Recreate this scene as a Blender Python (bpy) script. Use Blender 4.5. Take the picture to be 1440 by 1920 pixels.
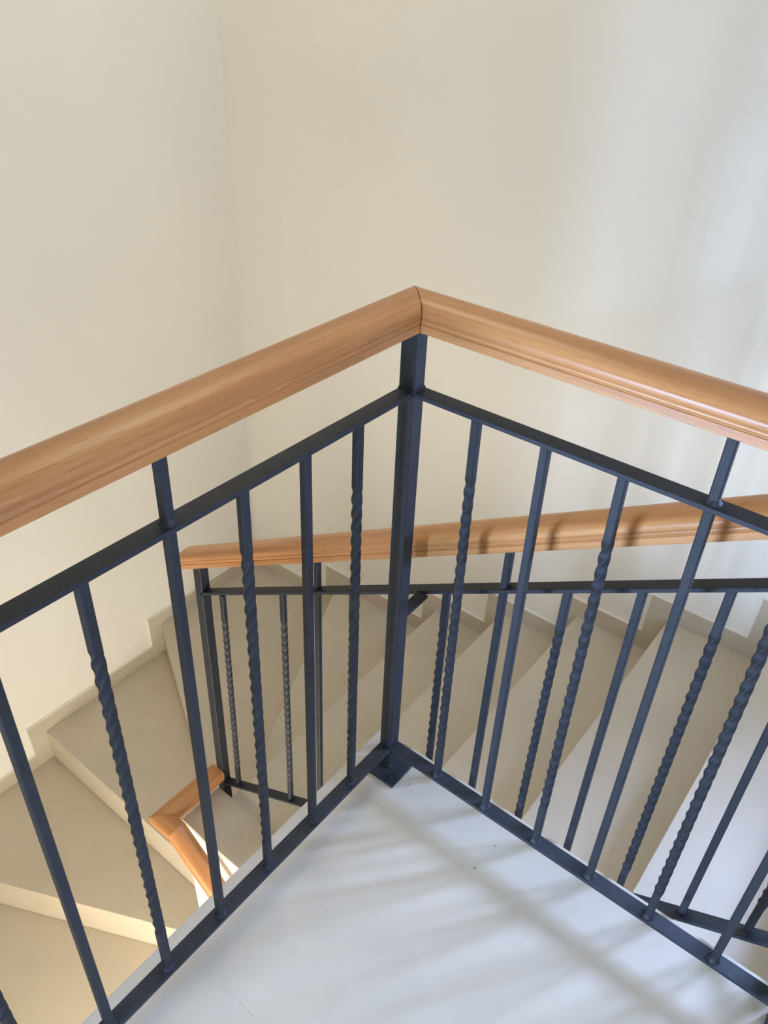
import bpy, bmesh, math, random
from mathutils import Vector, Matrix
random.seed(7)
S = bpy.context.scene
for o in list(bpy.data.objects):
    bpy.data.objects.remove(o)

# ------------------------------------------------------------------ camera
F_PX = 1492.2
YAW, PITCH, ROLL = 0.6442, -0.6168, 0.0454
cd = bpy.data.cameras.new('camera')
cam = bpy.data.objects.new('camera', cd)
S.collection.objects.link(cam)
cd.sensor_fit = 'VERTICAL'
cd.sensor_height = 36.0
cd.lens = F_PX / 1920.0 * 36.0
cd.clip_start = 0.05
cy_, sy_, cp_, sp_ = math.cos(YAW), math.sin(YAW), math.cos(PITCH), math.sin(PITCH)
fwd = Vector((-sy_ * cp_, cy_ * cp_, sp_))
rgt = Vector((cy_, sy_, 0))
up = rgt.cross(fwd)
r2 = math.cos(ROLL) * rgt + math.sin(ROLL) * up
u2 = -math.sin(ROLL) * rgt + math.cos(ROLL) * up
cam.matrix_world = Matrix(((r2.x, u2.x, -fwd.x, 0.664), (r2.y, u2.y, -fwd.y, -0.942),
                           (r2.z, u2.z, -fwd.z, 1.5104), (0, 0, 0, 1)))
S.camera = cam

# ------------------------------------------------------------------ room sizes
XL, YB, XR, YF, ZC, ZLOW = -1.849, 1.294, 1.95, -2.6, 2.80, -3.05
XH = -1.0                         # left side of the hall behind the landing
YFL = -1.30                       # front wall of the stairwell
EX, EY = -0.069, 0.065            # edges of the landing slab
SPX, SPF, SPB, SPZ = -0.746, -0.087, 0.0705, -0.8446   # spine wall: end, front, back, top
# window openings: (wall, a0, a1, z0, z1)
W1 = (1.14, 1.70, 0.66, 1.18)     # back wall, x range
W3 = (-0.36, 0.20, 0.12, 0.90)     # wall behind the landing, x range
W2 = (-1.05, -0.15, 0.95, 1.85)    # right wall, y range
W5 = (-1.45, -0.35, 0.10, 1.00)    # added skylight opening for the fill light, ceiling x range and y range
W4 = (-0.35, 0.85, -1.85, -0.75) # lower front wall, x range

# ------------------------------------------------------------------ world, light, exposure
wd = bpy.data.worlds.new('world')
S.world = wd
wd.use_nodes = True
bg = wd.node_tree.nodes['Background']
bg.inputs['Color'].default_value = (0.62, 0.76, 1.0, 1)
bg.inputs['Strength'].default_value = 0.1

def window_light(name, loc, target, w, h, power, color):
    ld = bpy.data.lights.new(name, 'AREA')
    ld.shape = 'RECTANGLE'
    ld.size, ld.size_y = w, h
    ld.energy = power
    ld.color = color
    lo = bpy.data.objects.new(name, ld)
    S.collection.objects.link(lo)
    lo.location = loc
    lo.rotation_euler = (Vector(target) - Vector(loc)).to_track_quat('-Z', 'Y').to_euler()
    return lo

# the patch of sky seen from the landing through the back window
sky_lamp = window_light('daylight_back_window', (1.86, 1.86, 1.28), (0.30, -0.10, 0.0), 1.0, 1.0, 280, (0.35, 0.511, 1.0))
sky_lamp.data.spread = math.radians(90)
window_light('daylight_right_window', (XR + 0.20, (W2[0] + W2[1]) / 2, (W2[2] + W2[3]) / 2),
             (0, (W2[0] + W2[1]) / 2, 1.1), 0.9, 0.9, 31, (0.581, 0.677, 1.0))
window_light('daylight_landing_window', ((W3[0] + W3[1]) / 2, YF - 0.20, (W3[2] + W3[3]) / 2),
             ((W3[0] + W3[1]) / 2 + 0.25, 0, 0.75), 0.56, 0.78, 248, (0.419, 0.613, 1.0))
window_light('daylight_lower_window', ((W4[0] + W4[1]) / 2, YFL - 0.20, (W4[2] + W4[3]) / 2),
             ((W4[0] + W4[1]) / 2 - 0.7, 0, -1.3), 1.2, 1.1, 88, (1.0, 0.943, 0.852))
window_light('stairwell_fill_light', ((W5[0] + W5[1]) / 2, (W5[2] + W5[3]) / 2, ZC + 0.22),
             ((W5[0] + W5[1]) / 2, (W5[2] + W5[3]) / 2, 0.0), 1.1, 0.9, 26, (1.0, 0.942, 0.769))  # added overhead fill to lift upper walls and treads, no known source

vs = S.view_settings
vs.view_transform = 'Standard'
vs.look = 'None'
vs.gamma = 1.0
vs.use_curve_mapping = False
vs.exposure = 0.0

# ------------------------------------------------------------------ materials
def mat(name):
    m = bpy.data.materials.new(name)
    m.use_nodes = True
    nt = m.node_tree
    return m, nt, nt.nodes['Principled BSDF']

def node(nt, t, **kw):
    n = nt.nodes.new(t)
    for k, v in kw.items():
        setattr(n, k, v)
    return n

def ramp(nt, stops):
    n = nt.nodes.new('ShaderNodeValToRGB')
    e = n.color_ramp.elements
    while len(e) < len(stops):
        e.new(0.5)
    for i, (p, c) in enumerate(stops):
        e[i].position = p
        e[i].color = (*c, 1)
    return n

def noise(nt, vec, scale, detail=4, rough=0.55):
    n = node(nt, 'ShaderNodeTexNoise')
    n.inputs['Scale'].default_value = scale
    n.inputs['Detail'].default_value = detail
    n.inputs['Roughness'].default_value = rough
    nt.links.new(vec, n.inputs['Vector'])
    return n

def bump(nt, height, bsdf, strength, dist):
    b = node(nt, 'ShaderNodeBump')
    b.inputs['Strength'].default_value = strength
    b.inputs['Distance'].default_value = dist
    nt.links.new(height, b.inputs['Height'])
    nt.links.new(b.outputs['Normal'], bsdf.inputs['Normal'])

def paint_mat(name, col, var=0.012):
    m, nt, b = mat(name)
    g = node(nt, 'ShaderNodeNewGeometry')
    n1 = noise(nt, g.outputs['Position'], 1.7, 3)
    r = ramp(nt, [(0.35, tuple(c * (1 - var) for c in col)), (0.65, tuple(min(1, c * (1 + var)) for c in col))])
    nt.links.new(n1.outputs['Fac'], r.inputs['Fac'])
    nt.links.new(r.outputs['Color'], b.inputs['Base Color'])
    n2 = noise(nt, g.outputs['Position'], 140, 3)
    bump(nt, n2.outputs['Fac'], b, 0.08, 0.002)
    b.inputs['Roughness'].default_value = 0.62
    b.inputs['Specular IOR Level'].default_value = 0.3
    return m

def tile_mat(name, col):
    m, nt, b = mat(name)
    g = node(nt, 'ShaderNodeNewGeometry')
    oi = node(nt, 'ShaderNodeObjectInfo')
    n1 = noise(nt, g.outputs['Position'], 5.0, 6, 0.6)
    r = ramp(nt, [(0.30, tuple(c * 0.93 for c in col)), (0.52, col), (0.75, tuple(c * 1.04 for c in col))])
    nt.links.new(n1.outputs['Fac'], r.inputs['Fac'])
    # scattered dark specks of dirt
    v = node(nt, 'ShaderNodeTexVoronoi')
    v.inputs['Scale'].default_value = 9.0
    nt.links.new(g.outputs['Position'], v.inputs['Vector'])
    lt = node(nt, 'ShaderNodeMath', operation='LESS_THAN')
    lt.inputs[1].default_value = 0.022
    nt.links.new(v.outputs['Distance'], lt.inputs[0])
    sepc = node(nt, 'ShaderNodeSeparateColor')
    nt.links.new(v.outputs['Color'], sepc.inputs['Color'])
    gt = node(nt, 'ShaderNodeMath', operation='GREATER_THAN')
    gt.inputs[1].default_value = 0.62
    nt.links.new(sepc.outputs['Red'], gt.inputs[0])
    mul = node(nt, 'ShaderNodeMath', operation='MULTIPLY')
    nt.links.new(lt.outputs[0], mul.inputs[0])
    nt.links.new(gt.outputs[0], mul.inputs[1])
    # brownish smudges
    n3 = noise(nt, g.outputs['Position'], 2.3, 5, 0.65)
    r3 = ramp(nt, [(0.58, (0, 0, 0)), (0.80, (0.30, 0.30, 0.30))])
    nt.links.new(n3.outputs['Fac'], r3.inputs['Fac'])
    mx0 = node(nt, 'ShaderNodeMix', data_type='RGBA')
    nt.links.new(r3.outputs['Color'], mx0.inputs[0])
    nt.links.new(r.outputs['Color'], mx0.inputs[6])
    mx0.inputs[7].default_value = (col[0] * 0.84, col[1] * 0.78, col[2] * 0.72, 1)
    mx = node(nt, 'ShaderNodeMix', data_type='RGBA')
    nt.links.new(mul.outputs[0], mx.inputs[0])
    nt.links.new(mx0.outputs[2], mx.inputs[6])
    mx.inputs[7].default_value = (0.10, 0.085, 0.07, 1)
    nt.links.new(mx.outputs[2], b.inputs['Base Color'])
    n2 = noise(nt, g.outputs['Position'], 60, 4)
    rr = node(nt, 'ShaderNodeMapRange')
    rr.inputs['To Min'].default_value = 0.36
    rr.inputs['To Max'].default_value = 0.50
    nt.links.new(n1.outputs['Fac'], rr.inputs['Value'])
    nt.links.new(rr.outputs['Result'], b.inputs['Roughness'])
    bump(nt, n2.outputs['Fac'], b, 0.05, 0.001)
    b.inputs['Specular IOR Level'].default_value = 0.4
    return m

def wood_mat(name):
    """beech: grain runs along the piece's own x axis"""
    m, nt, b = mat(name)
    tc = node(nt, 'ShaderNodeTexCoord')
    oi = node(nt, 'ShaderNodeObjectInfo')
    off = node(nt, 'ShaderNodeVectorMath', operation='SCALE')
    cmb = node(nt, 'ShaderNodeCombineXYZ')
    for i in range(3):
        nt.links.new(oi.outputs['Random'], cmb.inputs[i])
    nt.links.new(cmb.outputs[0], off.inputs[0])
    off.inputs['Scale'].default_value = 7.3
    add = node(nt, 'ShaderNodeVectorMath', operation='ADD')
    nt.links.new(tc.outputs['Object'], add.inputs[0])
    nt.links.new(off.outputs[0], add.inputs[1])
    def stretched(sx, sy, sz):
        mp = node(nt, 'ShaderNodeMapping')
        mp.inputs['Scale'].default_value = (sx, sy, sz)
        nt.links.new(add.outputs[0], mp.inputs['Vector'])
        return mp.outputs['Vector']
    # cathedral growth figure
    n0 = noise(nt, stretched(1.1, 9, 9), 1.0, 2, 0.4)
    wv = node(nt, 'ShaderNodeMath', operation='MULTIPLY')
    wv.inputs[1].default_value = 26.0
    nt.links.new(n0.outputs['Fac'], wv.inputs[0])
    fr = node(nt, 'ShaderNodeMath', operation='SINE')
    nt.links.new(wv.outputs[0], fr.inputs[0])
    n1 = noise(nt, stretched(2.2, 60, 60), 1.0, 5, 0.6)
    mixf = node(nt, 'ShaderNodeMath', operation='MULTIPLY_ADD')
    mixf.inputs[1].default_value = 0.06
    nt.links.new(fr.outputs[0], mixf.inputs[0])
    nt.links.new(n1.outputs['Fac'], mixf.inputs[2])
    r = ramp(nt, [(0.30, (0.385, 0.160, 0.050)), (0.50, (0.490, 0.217, 0.073)), (0.70, (0.580, 0.275, 0.100))])
    nt.links.new(mixf.outputs[0], r.inputs['Fac'])
    # short medullary flecks
    n2 = noise(nt, stretched(32, 420, 420), 1.0, 2, 0.5)
    r2_ = ramp(nt, [(0.60, (0, 0, 0)), (0.72, (0.55, 0.55, 0.55))])
    nt.links.new(n2.outputs['Fac'], r2_.inputs['Fac'])
    mx = node(nt, 'ShaderNodeMix', data_type='RGBA')
    nt.links.new(r2_.outputs['Color'], mx.inputs[0])
    nt.links.new(r.outputs['Color'], mx.inputs[6])
    mx.inputs[7].default_value = (0.30, 0.122, 0.036, 1)
    nt.links.new(mx.outputs[2], b.inputs['Base Color'])
    bump(nt, n2.outputs['Fac'], b, 0.06, 0.0006)
    b.inputs['Roughness'].default_value = 0.34
    b.inputs['Specular IOR Level'].default_value = 0.36
    b.inputs['Coat Weight'].default_value = 0.0
    b.inputs['Coat Roughness'].default_value = 0.22
    return m

def metal_mat(name):
    m, nt, b = mat(name)
    g = node(nt, 'ShaderNodeNewGeometry')
    n1 = noise(nt, g.outputs['Position'], 55, 5, 0.6)
    r = ramp(nt, [(0.35, (0.0135, 0.0160, 0.0205)), (0.68, (0.0210, 0.0245, 0.0310))])
    nt.links.new(n1.outputs['Fac'], r.inputs['Fac'])
    n3 = noise(nt, g.outputs['Position'], 420, 2, 0.5)
    r3 = ramp(nt, [(0.745, (0, 0, 0)), (0.80, (0.35, 0.35, 0.35))])
    nt.links.new(n3.outputs['Fac'], r3.inputs['Fac'])
    mx = node(nt, 'ShaderNodeMix', data_type='RGBA')
    nt.links.new(r3.outputs['Color'], mx.inputs[0])
    nt.links.new(r.outputs['Color'], mx.inputs[6])
    mx.inputs[7].default_value = (0.12, 0.14, 0.17, 1)
    nt.links.new(mx.outputs[2], b.inputs['Base Color'])
    n2 = noise(nt, g.outputs['Position'], 260, 3)
    bump(nt, n2.outputs['Fac'], b, 0.12, 0.0006)
    b.inputs['Roughness'].default_value = 0.60
    b.inputs['Specular IOR Level'].default_value = 0.40
    return m

def simple_mat(name, col, rough=0.5, metallic=0.0):
    m, nt, b = mat(name)
    g = node(nt, 'ShaderNodeNewGeometry')
    n1 = noise(nt, g.outputs['Position'], 30, 3)
    r = ramp(nt, [(0.3, tuple(c * 0.94 for c in col)), (0.7, col)])
    nt.links.new(n1.outputs['Fac'], r.inputs['Fac'])
    nt.links.new(r.outputs['Color'], b.inputs['Base Color'])
    b.inputs['Roughness'].default_value = rough
    b.inputs['Metallic'].default_value = metallic
    return m

def pane_mat(name):
    m = bpy.data.materials.new(name)
    m.use_nodes = True
    nt = m.node_tree
    nt.nodes.clear()
    out = node(nt, 'ShaderNodeOutputMaterial')
    tr = node(nt, 'ShaderNodeBsdfTransparent')
    gl = node(nt, 'ShaderNodeBsdfGlossy')
    gl.inputs['Roughness'].default_value = 0.02
    mx = node(nt, 'ShaderNodeMixShader')
    mx.inputs[0].default_value = 0.07
    nt.links.new(tr.outputs[0], mx.inputs[1])
    nt.links.new(gl.outputs[0], mx.inputs[2])
    nt.links.new(mx.outputs[0], out.inputs['Surface'])
    return m

M_WALL = paint_mat('cream_wall_paint', (0.78, 0.735, 0.635))
M_CEIL = paint_mat('ceiling_paint', (0.80, 0.79, 0.75))
M_WHITE = paint_mat('white_slab_paint', (0.82, 0.79, 0.72))
M_TILE = tile_mat('greige_floor_tile', (0.53, 0.458, 0.345))
M_GROUT = simple_mat('tile_bed_grout', (0.46, 0.42, 0.35), 0.8)
M_WOOD = wood_mat('beech_wood')
M_METAL = metal_mat('anthracite_painted_steel')
M_BOLT = simple_mat('dark_bolt_steel', (0.05, 0.06, 0.07), 0.35, 0.6)
M_FRAME = simple_mat('white_window_frame', (0.78, 0.78, 0.76), 0.4)
M_PANE = pane_mat('window_glass')

# ------------------------------------------------------------------ mesh helpers
COL = S.collection

def link(name, bm, material, parent=None, kind=None, smooth=False, matrix=None):
    me = bpy.data.meshes.new(name)
    bmesh.ops.recalc_face_normals(bm, faces=bm.faces)
    bm.to_mesh(me)
    bm.free()
    me.materials.append(material)
    if smooth:
        for p in me.polygons:
            p.use_smooth = True
    return place(name, me, parent, kind, matrix)

def place(name, me, parent=None, kind=None, matrix=None):
    o = bpy.data.objects.new(name, me)
    COL.objects.link(o)
    if parent is not None:
        o.parent = parent
    if matrix is not None:
        o.matrix_basis = matrix
    if kind:
        o['kind'] = kind
    return o

def thing(name, label, cat, loc=(0, 0, 0)):
    o = bpy.data.objects.new(name, None)
    o.empty_display_size = 0.1
    COL.objects.link(o)
    o.location = loc
    o['label'] = label
    o['category'] = cat
    return o

def box_bm(x0, x1, y0, y1, z0, z1, bevel=0.0, bm=None):
    b = bm or bmesh.new()
    vs_ = [b.verts.new((x, y, z)) for z in (z0, z1) for y in (y0, y1) for x in (x0, x1)]
    fs = [(0, 1, 3, 2), (4, 6, 7, 5), (0, 4, 5, 1), (2, 3, 7, 6), (0, 2, 6, 4), (1, 5, 7, 3)]
    for f in fs:
        b.faces.new([vs_[i] for i in f])
    if bevel:
        bmesh.ops.bevel(b, geom=list(b.edges), offset=bevel, segments=1, affect='EDGES')
    return b

def prism_bm(pts, z0, z1, bevel=0.0):
    b = bmesh.new()
    lo = [b.verts.new((p[0], p[1], z0)) for p in pts]
    hi = [b.verts.new((p[0], p[1], z1)) for p in pts]
    n = len(pts)
    b.faces.new(lo[::-1])
    b.faces.new(hi)
    for i in range(n):
        b.faces.new((lo[i], lo[(i + 1) % n], hi[(i + 1) % n], hi[i]))
    bmesh.ops.recalc_face_normals(b, faces=b.faces)
    if bevel:
        top = [e for e in b.edges if all(abs(v.co.z - z1) < 1e-6 for v in e.verts)]
        bmesh.ops.bevel(b, geom=top, offset=bevel, segments=1, affect='EDGES')
    return b

def profile_bm(outline, d0, d1, fn):
    """closed outline (list of 2D pts) swept from d0 to d1; fn(d, u, v) -> xyz"""
    b = bmesh.new()
    A = [b.verts.new(fn(0, u, v)) for u, v in outline]
    B = [b.verts.new(fn(1, u, v)) for u, v in outline]
    n = len(outline)
    b.faces.new(A[::-1])
    b.faces.new(B)
    for i in range(n):
        b.faces.new((A[i], A[(i + 1) % n], B[(i + 1) % n], B[i]))
    return b

def wall_bm(u0, u1, z0, z1, holes, thick, fn):
    """wall with rectangular openings; fn(u, z, d) -> xyz with d the depth behind the room face"""
    us = sorted({u0, u1, *[h[0] for h in holes], *[h[1] for h in holes]})
    zs = sorted({z0, z1, *[h[2] for h in holes], *[h[3] for h in holes]})
    b = bmesh.new()
    V = {}
    def v(u, z, d):
        k = (round(u, 5), round(z, 5), d)
        if k not in V:
            V[k] = b.verts.new(fn(u, z, d))
        return V[k]
    solid = set()
    for i in range(len(us) - 1):
        for j in range(len(zs) - 1):
            uc, zc = (us[i] + us[i + 1]) / 2, (zs[j] + zs[j + 1]) / 2
            if not any(h[0] < uc < h[1] and h[2] < zc < h[3] for h in holes):
                solid.add((i, j))
    for (i, j) in solid:
        a, c, e, f = us[i], us[i + 1], zs[j], zs[j + 1]
        b.faces.new((v(a, e, 0), v(c, e, 0), v(c, f, 0), v(a, f, 0)))
        b.faces.new((v(a, e, thick), v(a, f, thick), v(c, f, thick), v(c, e, thick)))
        for di, dj, p, q in ((-1, 0, (a, e), (a, f)), (1, 0, (c, e), (c, f)), (0, -1, (a, e), (c, e)), (0, 1, (a, f), (c, f))):
            if (i + di, j + dj) not in solid:
                b.faces.new((v(*p, 0), v(*q, 0), v(*q, thick), v(*p, thick)))
    return b

# ------------------------------------------------------------------ walls, ceiling, slab
link('wall_back', wall_bm(XL - 0.2, XR, ZLOW, ZC, [(W1[0], W1[1], W1[2], W1[3])], 0.2, lambda u, z, d: (u, YB + d, z)), M_WALL, kind='structure')
link('wall_left', wall_bm(YFL, YB, ZLOW, ZC, [], 0.2, lambda u, z, d: (XL - d, u, z)), M_WALL, kind='structure')
link('wall_right', wall_bm(YF, YB + 0.2, ZLOW, ZC, [W2], 0.2, lambda u, z, d: (XR + d, u, z)), M_WALL, kind='structure')
link('wall_front', wall_bm(XH - 0.2, XR, -0.2, ZC, [(W3[0], W3[1], W3[2], W3[3])], 0.2, lambda u, z, d: (u, YF - d, z)), M_WALL, kind='structure')
link('wall_front_stairwell', wall_bm(XL - 0.2, EX, -0.2, ZC, [], 0.2, lambda u, z, d: (u, YFL - d, z)), M_WALL, kind='structure')
link('wall_front_lower', wall_bm(XL - 0.2, XR, ZLOW, -0.2, [(W4[0], W4[1], W4[2], W4[3])], 0.2, lambda u, z, d: (u, YFL - d, z)), M_WALL, kind='structure')
link('wall_side', wall_bm(YF, YFL - 0.2, -0.2, ZC, [], 0.2, lambda u, z, d: (XH - d, u, z)), M_WALL, kind='structure')
link('ceiling', wall_bm(XL - 0.2, XR + 0.2, YF - 0.2, YB + 0.2, [W5], 0.15, lambda u, z, d: (u, z, ZC + d)), M_CEIL, kind='structure')
link('floor_lower', box_bm(XL - 0.2, XR + 0.2, YFL - 0.2, YB + 0.2, ZLOW - 0.15, ZLOW), M_TILE, kind='structure')

def window(name, w, fn, depth=0.07):
    a0, a1, z0, z1 = w
    root = bpy.data.objects.new(name, None)
    COL.objects.link(root)
    root['kind'] = 'structure'
    t = 0.045
    b = wall_bm(a0, a1, z0, z1, [(a0 + t, (a0 + a1) / 2 - t / 2, z0 + t, z1 - t), ((a0 + a1) / 2 + t / 2, a1 - t, z0 + t, z1 - t)], 0.05,
                lambda u, z, d: fn(u, z, depth + d))
    link('window_frame', b, M_FRAME, root)
    for p, q in ((a0 + t, (a0 + a1) / 2 - t / 2), ((a0 + a1) / 2 + t / 2, a1 - t)):
        b = wall_bm(p, q, z0 + t, z1 - t, [], 0.005, lambda u, z, d: fn(u, z, depth + 0.02 + d))
        link('pane', b, M_PANE, root)
    return root
window('added_fill_skylight', W5, lambda u, z, d: (u, z, ZC + d))  # frame and panes invented to house the overhead fill light
window('window_5', W2, lambda u, z, d: (XR + d, u, z))
window('window_1', W1, lambda u, z, d: (u, YB + d, z))
window('window_2', W3, lambda u, z, d: (u, YF - d, z))
window('window_3', W4, lambda u, z, d: (u, YFL - d, z))

# spine wall between the flights, capped with tile
link('wall_spine', box_bm(SPX, XR, SPF, SPB, ZLOW, SPZ - 0.012), M_WHITE, kind='structure')
cap_parent = bpy.data.objects['wall_spine']
for i, (a, c) in enumerate(((SPX - 0.002, -0.16), (-0.158, 0.44), (0.442, 1.04))):
    link('cap_tile', box_bm(a, c, SPF - 0.002, SPB, SPZ - 0.012, SPZ, 0.001), M_TILE, cap_parent)

# landing slab with tile floor
slab_pts = [(XH, -2.6), (XR, -2.6), (XR, YB), (0.868 + 0.02, YB), (0.868 + 0.02, EY - 0.004), (EX + 0.004, EY - 0.004), (EX + 0.004, -1.5), (XH, -1.5)]
floor = link('floor', prism_bm(slab_pts, -0.20, -0.0007), M_WHITE, kind='structure')
gx = [EX, 0.2417, 0.8417, 1.4417, XR]
gy = [YF, -2.364, -1.764, -1.164, -0.564, EY]
g = 0.0003
for i in range(len(gx) - 1):
    for j in range(len(gy) - 1):
        link('tile', box_bm(gx[i] + (g if i else 0), gx[i + 1] - g, gy[j] + g, gy[j + 1] - (g if j < len(gy) - 2 else 0), -0.012, 0, 0.0004), M_TILE, floor)
for i, (a, c) in enumerate(((XH, -0.358), (-0.358, EX))):
    for (p, q) in ((-2.6, -2.364), (-2.364, -1.764), (-1.764, -1.5)):
        link('tile', box_bm(a + g, c - g, p + g, q - g, -0.012, 0, 0.0004), M_TILE, floor)
gx2 = [0.868, 1.4417, XR]
gy2 = [EY, 0.665, YB]
for i in range(2):
    for j in range(2):
        link('tile', box_bm(gx2[i] + g, gx2[i + 1] - g, gy2[j] + g, gy2[j + 1] - g, -0.012, 0, 0.0004), M_TILE, floor)

# ------------------------------------------------------------------ staircase
RISE = 0.1689
ZT0 = -7 * RISE
HS, TS = 0.0734, 0.009          # skirting height, thickness
stair = thing('staircase', 'beige tiled winding staircase turning round the low spine wall', 'staircase', (SPX, 0, ZLOW))
SO = Vector((SPX, 0, ZLOW))

def spart(name, bm, material):
    bmesh.ops.translate(bm, verts=bm.verts, vec=-SO)
    return link(name, bm, material, stair)

# nosing lines: k -> (inner point, outer point)
nose = {7: ((0.868, SPB), (0.868, YB)), 6: ((0.554, SPB), (0.554, YB)), 5: ((0.233, SPB), (0.231, YB)),
        4: ((-0.083, SPB), (-0.083, YB)), 3: ((-0.378, SPB), (-0.387, YB)), 2: ((-0.683, SPB), (-0.698, YB)),
        1: ((-0.704, SPB), (-1.273, YB)), 0: ((SPX, 0.066), (XL, 0.659)), -1: ((SPX, -0.006), (XL, -0.003)),
        -2: ((-0.652, SPF), (XL, -0.654)), -3: ((-0.55, SPF), (-1.20, YFL)), -4: ((-0.45, SPF), (-0.45, YFL)),
        -5: ((-0.14, SPF), (-0.14, YFL)), -6: ((0.17, SPF), (0.17, YFL)), -7: ((0.48, SPF), (0.48, YFL)), -8: ((0.79, SPF), (0.79, YFL))}
extra_out = {0: [(XL, YB)], -3: [(XL, YFL)]}
extra_in = {0: [(SPX, SPB)], -2: [(SPX, SPF)]}
TT = 0.02
for k in range(-8, 7):
    z = ZT0 + k * RISE
    a, o = nose[k]
    a2, o2 = nose[k + 1]
    # tread: inner front, outer front, (corner), outer back, inner back, (corner)
    pts = [a, o]
    if k == -3:
        pts += [(XL, YFL)]
    if k == 0:
        pts += [(XL, YB)]
    pts += [o2, a2]
    if k == 0:
        pts += [(SPX, SPB)]
    if k == -2:
        pts += [(SPX, SPF)]
    d = Vector((o[0] - a[0], o[1] - a[1], 0)).normalized()
    cen = Vector((sum(p[0] for p in pts) / len(pts), sum(p[1] for p in pts) / len(pts), 0))
    nrm = Vector((-d.y, d.x, 0))
    mid = Vector(((a[0] + o[0]) / 2, (a[1] + o[1]) / 2, 0))
    if nrm.dot(cen - mid) > 0:
        nrm = -nrm                                   # points down the stair
    nb = -nrm
    spart('tread', prism_bm(pts, z - TT, z, 0.0015), M_TILE)
    # riser tile under the nosing
    off = nb * 0.0
    rp = [Vector((*a, 0)) + off, Vector((*o, 0)) + off, Vector((*o, 0)) + off + nb * 0.012, Vector((*a, 0)) + off + nb * 0.012]
    spart('riser', prism_bm([(p.x, p.y) for p in rp], z - RISE - 0.001, z - TT), M_TILE)
    # concrete body of the step
    bp = [(cen.x + (p[0] - cen.x) * 0.999, cen.y + (p[1] - cen.y) * 0.999) for p in pts]
    bp[0] = (bp[0][0] + nb.x * 0.014, bp[0][1] + nb.y * 0.014)
    bp[1] = (bp[1][0] + nb.x * 0.014, bp[1][1] + nb.y * 0.014)
    spart('step_body', prism_bm(bp, z - 0.34, z - TT - 0.0006), M_WALL)
# last riser up to the landing
a, o = nose[7]
spart('riser', box_bm(0.871, 0.883, SPB, YB, -RISE + 0.0005, -0.013), M_TILE)

def skirt_back(x0, x1, z0, z1):
    spart('skirting_tile', box_bm(x0 + 0.0001, x1 - 0.0001, YB - TS, YB - 0.0003, z0, z1, 0.0003), M_TILE)
def skirt_left(y0, y1, z0, z1):
    spart('skirting_tile', box_bm(XL + 0.0003, XL + TS, y0 + 0.0001, y1 - 0.0001, z0, z1, 0.0003), M_TILE)
CT = 0.003
def cap_back(x0, x1, z0, z1):
    spart('skirting_edge', box_bm(x0, x1, YB - TS - 0.0004, YB - 0.0003, z0, z1), M_WALL)
def cap_left(y0, y1, z0, z1):
    spart('skirting_edge', box_bm(XL + 0.0003, XL + TS + 0.0004, y0, y1, z0, z1), M_WALL)
for k in range(0, 7):
    z = ZT0 + k * RISE
    x0 = XL + TS if k == 0 else nose[k][1][0] - HS
    x1 = nose[k + 1][1][0] - HS
    if k:
        skirt_back(x0, x0 + HS, z - RISE + HS - 0.0, z)           # upright piece beside the riser
        skirt_back(x0, x1, z, z + HS)
    else:
        skirt_back(x0, x1, z, z + HS)
    skirt_back(x1, x1 + HS, z, z + HS)
    cap_back(x0 - (CT if k else 0), x1, z + HS, z + HS + CT)
    cap_back(x1 - CT, x1, z + HS + CT, z + RISE + HS)
skirt_back(nose[7][1][0] - HS, nose[7][1][0], -RISE + HS, 0)
skirt_back(nose[7][1][0] - HS, XR, 0.0008, HS)
for k in range(-3, 1):
    z = ZT0 + k * RISE
    y0 = YFL if k == -3 else nose[k][1][1] - HS
    y1 = YB - TS if k == 0 else nose[k + 1][1][1] - HS
    if k > -3:
        skirt_left(y0, y0 + HS, z - RISE + HS, z)
    skirt_left(y0, y1, z, z + HS)
    cap_left(y0 - (CT if k > -3 else 0), y1, z + HS, z + HS + CT)
    if k < 0:
        skirt_left(y1, y1 + HS, z, z + HS)
        cap_left(y1 - CT, y1, z + HS + CT, z + RISE + HS)

# ------------------------------------------------------------------ railings
W = 0.015        # half of post / bar width
HM, HB, TM = 0.9402, 0.0669, 0.008
ZH = 1.0492      # underside of the landing handrail
BAL = 0.0070     # half of baluster width

# handrail section: lateral u, height v above the underside
def hand_outline():
    near = [(0.0300, 0.0), (0.0310, 0.0008), (0.0310, 0.0125), (0.0296, 0.0138), (0.0296, 0.0146), (0.0318, 0.0160),
            (0.0330, 0.0185), (0.0326, 0.0212), (0.0312, 0.0232), (0.0314, 0.0246), (0.0340, 0.0262)]
    dome = []
    a_, c_, z_ = 0.0358, 0.0240, 0.0226 + 0.0
    for i in range(1, 24):
        t = math.radians(8 + i * (164 / 24))
        ct, st = math.cos(t), math.sin(t)
        e = 0.86
        dome.append((a_ * math.copysign(abs(ct) ** e, ct), z_ + 0.0022 + c_ * abs(st) ** e))
    far = [(-u, v) for u, v in near[::-1]]
    return near + dome + far
OUT = hand_outline()

def handrail(name, parent, matrix, length, start, end, scale=1.0):
    """swept along local x; start/end give the shear of each cut as fn(u, v)"""
    out = [(u * scale, v * scale) for u, v in OUT]
    n = max(2, int(length / 0.15))
    b = bmesh.new()
    rings = []
    for i in range(n + 1):
        f = i / n
        rings.append([b.verts.new(((1 - f) * start(u, v) + f * end(u, v), u, v)) for u, v in out])
    m = len(out)
    b.faces.new(rings[0][::-1])
    b.faces.new(rings[-1])
    for i in range(n):
        for j in range(m):
            b.faces.new((rings[i][j], rings[i][(j + 1) % m], rings[i + 1][(j + 1) % m], rings[i + 1][j]))
    o = link(name, b, M_WOOD, parent, matrix=matrix)
    for p in o.data.polygons:
        p.use_smooth = len(p.vertices) == 4
    o.data.set_sharp_from_angle(angle=math.radians(38))
    return o

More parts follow.
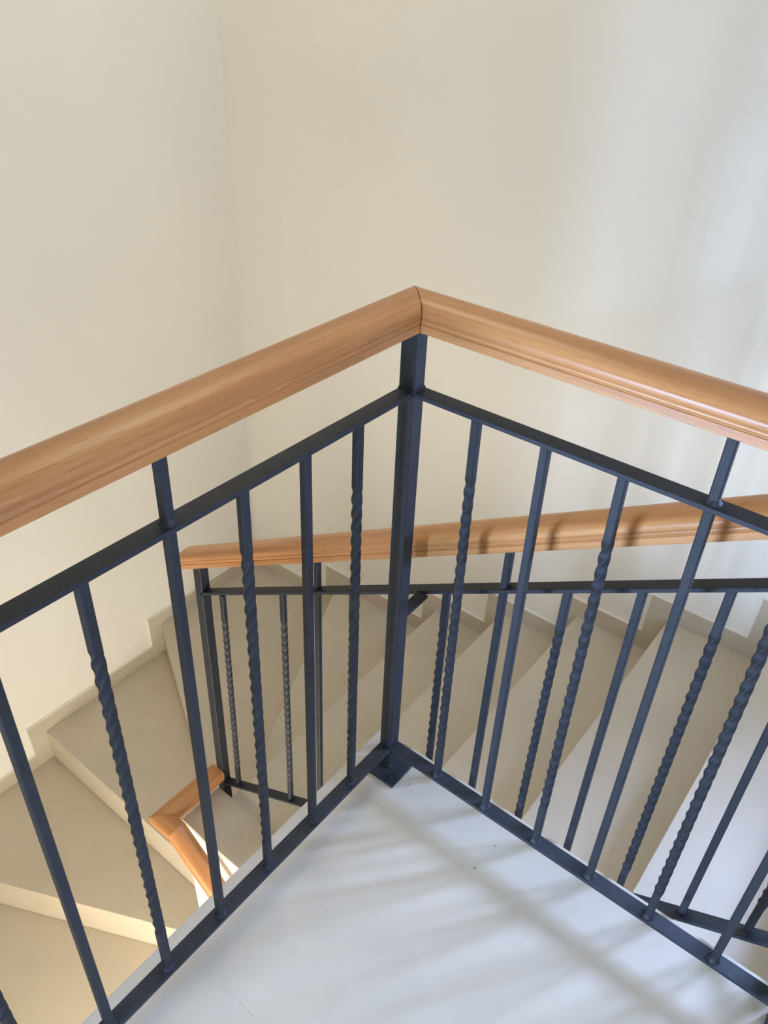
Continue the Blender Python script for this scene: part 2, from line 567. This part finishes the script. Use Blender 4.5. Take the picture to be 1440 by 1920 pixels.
def frame(origin, xdir, zhint=(0, 0, 1)):
    X = Vector(xdir).normalized()
    Y = Vector(zhint).cross(X).normalized()
    Z = X.cross(Y)
    return Matrix(((X.x, Y.x, Z.x, origin[0]), (X.y, Y.y, Z.y, origin[1]), (X.z, Y.z, Z.z, origin[2]), (0, 0, 0, 1)))

def bar_mesh(name, z0, z1, half, twist=None, weld=True, weld_mid=None, bev=0.14):
    """square bar standing on its own origin (z0 = 0 end); twist = (za, zb, turns)"""
    b = bmesh.new()
    zs = [z0, z1]
    if twist:
        za, zb, turns = twist
        n = int(turns * 4 * 9)
        zs += [za + (zb - za) * i / n for i in range(n + 1)]
    zs = sorted(set(zs))
    c = half * (1 - bev * 1.6)
    base = [(half, -c), (half, c), (c, half), (-c, half), (-half, c), (-half, -c), (-c, -half), (c, -half)]
    rings = []
    for z in zs:
        ang, sc = 0.0, 1.0
        if twist:
            f = min(1, max(0, (z - za) / (zb - za)))
            ang = f * turns * 2 * math.pi
            if 0 < f < 1:
                sc = 1.02
        ca, sa = math.cos(ang) * sc, math.sin(ang) * sc
        rings.append([b.verts.new((x * ca - y * sa, x * sa + y * ca, z)) for x, y in base])
    b.faces.new(rings[0][::-1])
    b.faces.new(rings[-1])
    for i in range(len(rings) - 1):
        for j in range(8):
            b.faces.new((rings[i][j], rings[i][(j + 1) % 8], rings[i + 1][(j + 1) % 8], rings[i + 1][j]))
    def collar(zc, hgt, spread):
        lo, hi = [], []
        for j in range(12):
            t = 2 * math.pi * j / 12
            sq = 1 / max(abs(math.cos(t)), abs(math.sin(t)))
            rr = half * (0.45 + 0.55 * sq)
            jit = 1 + 0.22 * random.random()
            lo.append(b.verts.new(((rr + spread * jit) * math.cos(t), (rr + spread * jit) * math.sin(t), zc)))
            hi.append(b.verts.new((rr * 1.01 * math.cos(t), rr * 1.01 * math.sin(t), zc + hgt * (0.7 + 0.6 * random.random()))))
        for j in range(12):
            b.faces.new((lo[j], lo[(j + 1) % 12], hi[(j + 1) % 12], hi[j]))
        b.faces.new(lo[::-1])
        b.faces.new(hi)
    if weld:
        collar(z0, 0.007, 0.0042)
    if weld_mid is not None:
        collar(weld_mid, 0.007, 0.0042)
    bmesh.ops.recalc_face_normals(b, faces=b.faces)
    me = bpy.data.meshes.new(name)
    b.to_mesh(me)
    b.free()
    me.materials.append(M_METAL)
    if twist:
        for p in me.polygons:
            p.use_smooth = True
        me.set_sharp_from_angle(angle=math.radians(40))
    return me

def stand(name, me, parent, base, top, length, flip=0.0):
    """place a bar mesh so that its axis runs from base towards top"""
    z = (Vector(top) - Vector(base)).normalized()
    y = z.cross(Vector((1, 0, 0))).normalized()
    x = y.cross(z)
    m = Matrix(((x.x, y.x, z.x, base[0]), (x.y, y.y, z.y, base[1]), (x.z, y.z, z.z, base[2]), (0, 0, 0, 1)))
    return place(name, me, parent, matrix=m)

# ---- landing railing (both runs welded to one corner post)
lr = thing('landing_railing', 'dark steel railing round the landing corner with mitred beech handrail', 'railing', (0, 0, 0))
LH = HM - TM - HB
me_twist = bar_mesh('twisted_bar', 0, LH, BAL, (0.108, LH - 0.112, 5.75))
me_twist_b = bar_mesh('twisted_bar', 0, LH, BAL, (0.075, LH - 0.105, 6.25))
me_plain = bar_mesh('plain_bar', 0, LH, BAL)
me_tall = bar_mesh('support_bar', 0, ZH - HB + 0.002, BAL, weld_mid=HM - HB)

link('corner_post', box_bm(-W, W, -W, W, 0.006, ZH + 0.004, 0.0018), M_METAL, lr)
plate = link('base_plate', box_bm(-0.030, 0.0525, -0.0525, 0.030, 0.0, 0.006, 0.001), M_METAL, lr)
def bolt(parent, x, y, z):
    b = bmesh.new()
    bmesh.ops.create_cone(b, cap_ends=True, segments=20, radius1=0.0085, radius2=0.0085, depth=0.0016, matrix=Matrix.Translation((x, y, z + 0.0008)))
    bmesh.ops.create_cone(b, cap_ends=True, segments=6, radius1=0.0062, radius2=0.0060, depth=0.0055, matrix=Matrix.Translation((x, y, z + 0.0043)))
    bmesh.ops.create_cone(b, cap_ends=True, segments=12, radius1=0.0035, radius2=0.0030, depth=0.006, matrix=Matrix.Translation((x, y, z + 0.0095)))
    return link('anchor_bolt', b, M_BOLT, parent)
for bx, by in ((0.037, -0.037), (-0.0205, 0.0205)):
    bolt(plate, bx, by, 0.006)
# weld bead round the foot of the post
b = bmesh.new()
for (x0, y0, x1, y1) in ((-W, -W, W, -W), (W, -W, W, W)):
    for i in range(9):
        f = (i + 0.5) / 9
        bmesh.ops.create_icosphere(b, subdivisions=1, radius=0.0042 * (0.85 + 0.3 * random.random()),
                                   matrix=Matrix.Translation((x0 + (x1 - x0) * f, y0 + (y1 - y0) * f, 0.0075)))
link('weld_bead', b, M_METAL, lr, smooth=True)
b = bmesh.new()
for s in (0, 1):
    for i in range(7):
        f = (i + 0.5) / 7
        p = (W, -W + 2 * W * f, HM + 0.0005) if s == 0 else (-W + 2 * W * f, -W, HM + 0.0005)
        bmesh.ops.create_icosphere(b, subdivisions=1, radius=0.0034 * (0.85 + 0.3 * random.random()), matrix=Matrix.Translation(p))
link('weld_bead', b, M_METAL, lr, smooth=True)

YEND, XEND = YFL + 0.0, 0.845
link('middle_bar', box_bm(-W, W, YEND + 0.005, -W, HM - TM, HM, 0.0009), M_METAL, lr)
link('middle_bar', box_bm(W, XEND, -W, W, HM - TM, HM, 0.0009), M_METAL, lr)
link('bottom_bar', box_bm(-W, W, YEND + 0.005, -W, HB - TM, HB, 0.0009), M_METAL, lr)
link('bottom_bar', box_bm(W, XEND, -W, W, HB - TM, HB, 0.0009), M_METAL, lr)
# balusters of the left run: (bottom y, top y)
lpos = [(-0.132, -0.1315), (-0.252, -0.2475), (-0.377, -0.3675), (-0.498, -0.4875), (-0.618, -0.611), (-0.737, -0.729), (-0.857, -0.852), (-0.977, -0.972), (-1.10, -1.095)]
rpos = [(0.1315, 0.1262), (0.2520, 0.2462), (0.3725, 0.3672), (0.4905, 0.4880), (0.6115, 0.6090), (0.7345, 0.7310)]
for i, (yb, yt) in enumerate(lpos):
    kind = i % 4
    bse, tp = (0, yb, HB), (0, yt, HM - TM)
    if kind in (0, 2):
        stand('twisted_baluster', me_twist if kind == 0 else me_twist_b, lr, bse, tp, LH)
    elif kind == 1:
        stand('baluster', me_plain, lr, bse, tp, LH)
    else:
        stand('support_baluster', me_tall, lr, bse, tp, LH)
for i, (xb, xt) in enumerate(rpos):
    kind = i % 4
    bse, tp = (xb, 0, HB), (xt, 0, HM - TM)
    if kind in (0, 2):
        stand('twisted_baluster', me_twist_b if kind == 0 else me_twist, lr, bse, tp, LH)
    elif kind == 1:
        stand('baluster', me_plain, lr, bse, tp, LH)
    else:
        stand('support_baluster', me_tall, lr, bse, tp, LH)
link('end_post', box_bm(XEND, XEND + 2 * W, -W, W, 0.0, ZH + 0.004, 0.0018), M_METAL, lr)
GAP = 0.0008
handrail('handrail', lr, frame((0, 0, ZH), (0, -1, 0)), 1.3, lambda u, v: u + GAP, lambda u, v: -YEND - 0.002)
handrail('handrail', lr, frame((0, 0, ZH), (1, 0, 0)), 0.95, lambda u, v: -u + GAP, lambda u, v: XEND + 0.06)
# brace bar tying the corner post to the stair railing behind
Y2, M2, ZM2, ZB2 = 0.0848, 0.5807, 0.4548, -0.3980
ZBR = ZM2 - 0.0065
b = bmesh.new()
x0, x1 = -0.011, 0.013
vsb = []
for (yy, zz) in ((W, ZBR - 0.002), (Y2, ZBR + 0.001)):
    for xx in (x0, x1):
        for dz in (-0.006, 0):
            vsb.append(b.verts.new((xx, yy, zz + dz)))
for f in ((0, 1, 3, 2), (4, 6, 7, 5), (0, 4, 5, 1), (2, 3, 7, 6), (0, 2, 6, 4), (1, 5, 7, 3)):
    b.faces.new([vsb[i] for i in f])
link('brace_bar', b, M_METAL, lr)

# ---- stair railing climbing the back flight
YC2 = Y2 + W
SRO = Vector((-0.75, YC2, -1.0134))
sr = thing('stair_railing', 'sloping dark steel stair railing with twisted balusters along the back flight', 'railing', SRO)
def sl(x, base):
    return base + M2 * x
def sloped_bar(name, xa, xb, ztop):
    b = bmesh.new()
    t = TM / math.cos(math.atan(M2))
    v_ = []
    for xx in (xa, xb):
        for yy in (Y2, Y2 + 2 * W):
            for dz in (-t, 0):
                v_.append(b.verts.new((xx, yy, sl(xx, ztop) + dz)))
    for f in ((0, 1, 3, 2), (4, 6, 7, 5), (0, 4, 5, 1), (2, 3, 7, 6), (0, 2, 6, 4), (1, 5, 7, 3)):
        b.faces.new([v_[i] for i in f])
    bmesh.ops.recalc_face_normals(b, faces=b.faces)
    bmesh.ops.bevel(b, geom=list(b.edges), offset=0.0009, segments=1, affect='EDGES')
    bmesh.ops.translate(b, verts=b.verts, vec=-SRO)
    return link(name, b, M_METAL, sr)
PX2 = -0.745
sloped_bar('middle_bar', PX2 + W - 0.003, 0.845, ZM2)
sloped_bar('bottom_bar', PX2 + W - 0.008, 0.845, ZB2)
ZH2 = 0.5510                       # underside of the handrail at x = 0
L2 = (ZM2 - ZB2) - TM / math.cos(math.atan(M2))
me2_twist = bar_mesh('twisted_bar', -0.004, L2 + 0.004, BAL, (0.090, L2 - 0.090, 6))
me2_plain = bar_mesh('plain_bar', -0.004, L2 + 0.004, BAL)
me2_tall = bar_mesh('support_bar', -0.004, ZH2 - ZB2 + 0.008, BAL, weld_mid=L2 + 0.0095)
lean = lambda x: -0.020 * max(0.0, min(1.0, (-0.25 - x) / 0.4))
rail2 = [(-0.6545, 'T'), (-0.5367, 'P'), (-0.4200, 'T'), (-0.3022, 'S'), (-0.195, 'T'), (-0.074, 'P'), (0.0475, 'T'), (0.169, 'S'),
         (0.2903, 'T'), (0.4118, 'P'), (0.535, 'T'), (0.657, 'S'), (0.765, 'T')]
for xx, kd in rail2:
    xb = xx + lean(xx)
    bse = Vector((xb, YC2, sl(xb, ZB2))) - SRO
    tp = Vector((xx, YC2, sl(xx, ZM2))) - SRO
    nm, me = {'T': ('twisted_baluster', me2_twist), 'P': ('baluster', me2_plain), 'S': ('support_baluster', me2_tall)}[kd]
    stand(nm, me, sr, bse, tp, L2)
# foot post: leans a touch
b = box_bm(-W, W, -W, W, 0, 1.0134 + sl(PX2, ZH2) + 0.012, 0.0018)
link('foot_post', b, M_METAL, sr, matrix=Matrix.Translation((-0.002, 0, 0)) @ Matrix.Rotation(math.radians(0.75), 4, 'Y'))
b = box_bm(0.845, 0.845 + 2 * W, Y2, Y2 + 2 * W, 0.0, ZH + 0.004, 0.0018)
bmesh.ops.translate(b, verts=b.verts, vec=-SRO)
link('top_post', b, M_METAL, sr)
cs = math.cos(math.atan(M2))
tn = M2
handrail('handrail', sr, Matrix.Translation(-SRO) @ frame((0, YC2, ZH2), (1, 0, M2)), 1.9,
         lambda u, v: (-0.792) / cs + v * tn + 0.0 * u, lambda u, v: 0.885 / cs + v * tn)

# ---- short handrail fixed round the end of the spine wall
wr = thing('wall_handrail', 'short beech handrail bent round the end of the spine wall', 'handrail', (SPX, -0.15, -0.80))
WO = Vector((SPX, -0.15, -0.80))
XC3, YC3, ZB3 = -0.757, -0.150, -0.803
SC3 = 0.93
A3 = -0.6985
handrail('rail', wr, Matrix.Translation(-WO) @ frame((XC3, Y2 - 0.001, ZB3), (0, -1, 0)), 0.25,
         lambda u, v: 0.0, lambda u, v: (Y2 - 0.001 - YC3) + u * -1.0 - GAP, SC3)
th3 = math.atan(0.885)
t2 = math.tan(th3 / 2)
handrail('rail', wr, Matrix.Translation(-WO) @ frame((XC3, YC3, ZB3), (1, 0, 0)), 0.06,
         lambda u, v: u + GAP, lambda u, v: (A3 - XC3) + v * t2 - 0.0002, SC3)
LEN3 = 0.42
handrail('rail', wr, Matrix.Translation(-WO) @ frame((A3, YC3, ZB3), (math.cos(th3), 0, -math.sin(th3))), LEN3,
         lambda u, v: -v * t2 + 0.0002, lambda u, v: LEN3, SC3)
def bracket(x, z):
    b = bmesh.new()
    p = [Vector((x, YC3, z)), Vector((x, YC3, z - 0.035)), Vector((x, SPF, z - 0.055))]
    for q0, q1 in ((p[0], p[1]), (p[1], p[2])):
        d = q1 - q0
        mt = Matrix.Translation((q0 + q1) / 2) @ d.to_track_quat('Z', 'Y').to_matrix().to_4x4()
        bmesh.ops.create_cone(b, cap_ends=True, segments=12, radius1=0.006, radius2=0.006, depth=d.length + 0.006, matrix=mt)
    bmesh.ops.create_cone(b, cap_ends=True, segments=20, radius1=0.026, radius2=0.026, depth=0.005,
                          matrix=Matrix.Translation((x, SPF - 0.0045, z - 0.055)) @ Matrix.Rotation(math.pi / 2, 4, 'X'))
    bmesh.ops.translate(b, verts=b.verts, vec=-WO)
    link('bracket', b, M_METAL, wr)
bracket(-0.47, ZB3 - 0.885 * (-0.47 - A3))

# ------------------------------------------------------------------ crumbs left on the landing tiles
M_CRUMB = simple_mat('dark_crumb', (0.035, 0.032, 0.030), 0.8)
M_CRUMB_W = simple_mat('white_plaster_crumb', (0.85, 0.82, 0.76), 0.8)
def crumb(name, label, x, y, sx, sy, sz, rot, material):
    b = bmesh.new()
    bmesh.ops.create_icosphere(b, subdivisions=2, radius=1.0)
    for v in b.verts:
        v.co *= 0.82 + 0.36 * random.random()
        v.co = Vector((v.co.x * sx, v.co.y * sy, max(v.co.z, -0.55) * sz))
    zmin = min(v.co.z for v in b.verts)
    bmesh.ops.translate(b, verts=b.verts, vec=(0, 0, -zmin))
    o = link(name, b, material, matrix=Matrix.Translation((x, y, 0.0)) @ Matrix.Rotation(rot, 4, 'Z'))
    o['label'] = label
    o['category'] = 'debris'
    return o
crumb('debris_sliver', 'thin dark sliver of debris on the floor right beside the base plate', 0.0747, -0.0190, 0.0024, 0.0009, 0.0006, -0.55, M_CRUMB)
crumb('plaster_chip', 'thin white plaster chip on the landing in front of the base plate', 0.0592, -0.0945, 0.0028, 0.0009, 0.0006, 0.15, M_CRUMB_W)
crumb('crumb', 'small black crumb alone in the middle of the landing floor', 0.2955, -0.0922, 0.0017, 0.0015, 0.0012, 0.3, M_CRUMB)
crumb('crumb', 'small dark crumb on the landing nearer the bottom bar than the black crumb', 0.3010, -0.0237, 0.0016, 0.0010, 0.0009, 0.9, M_CRUMB)
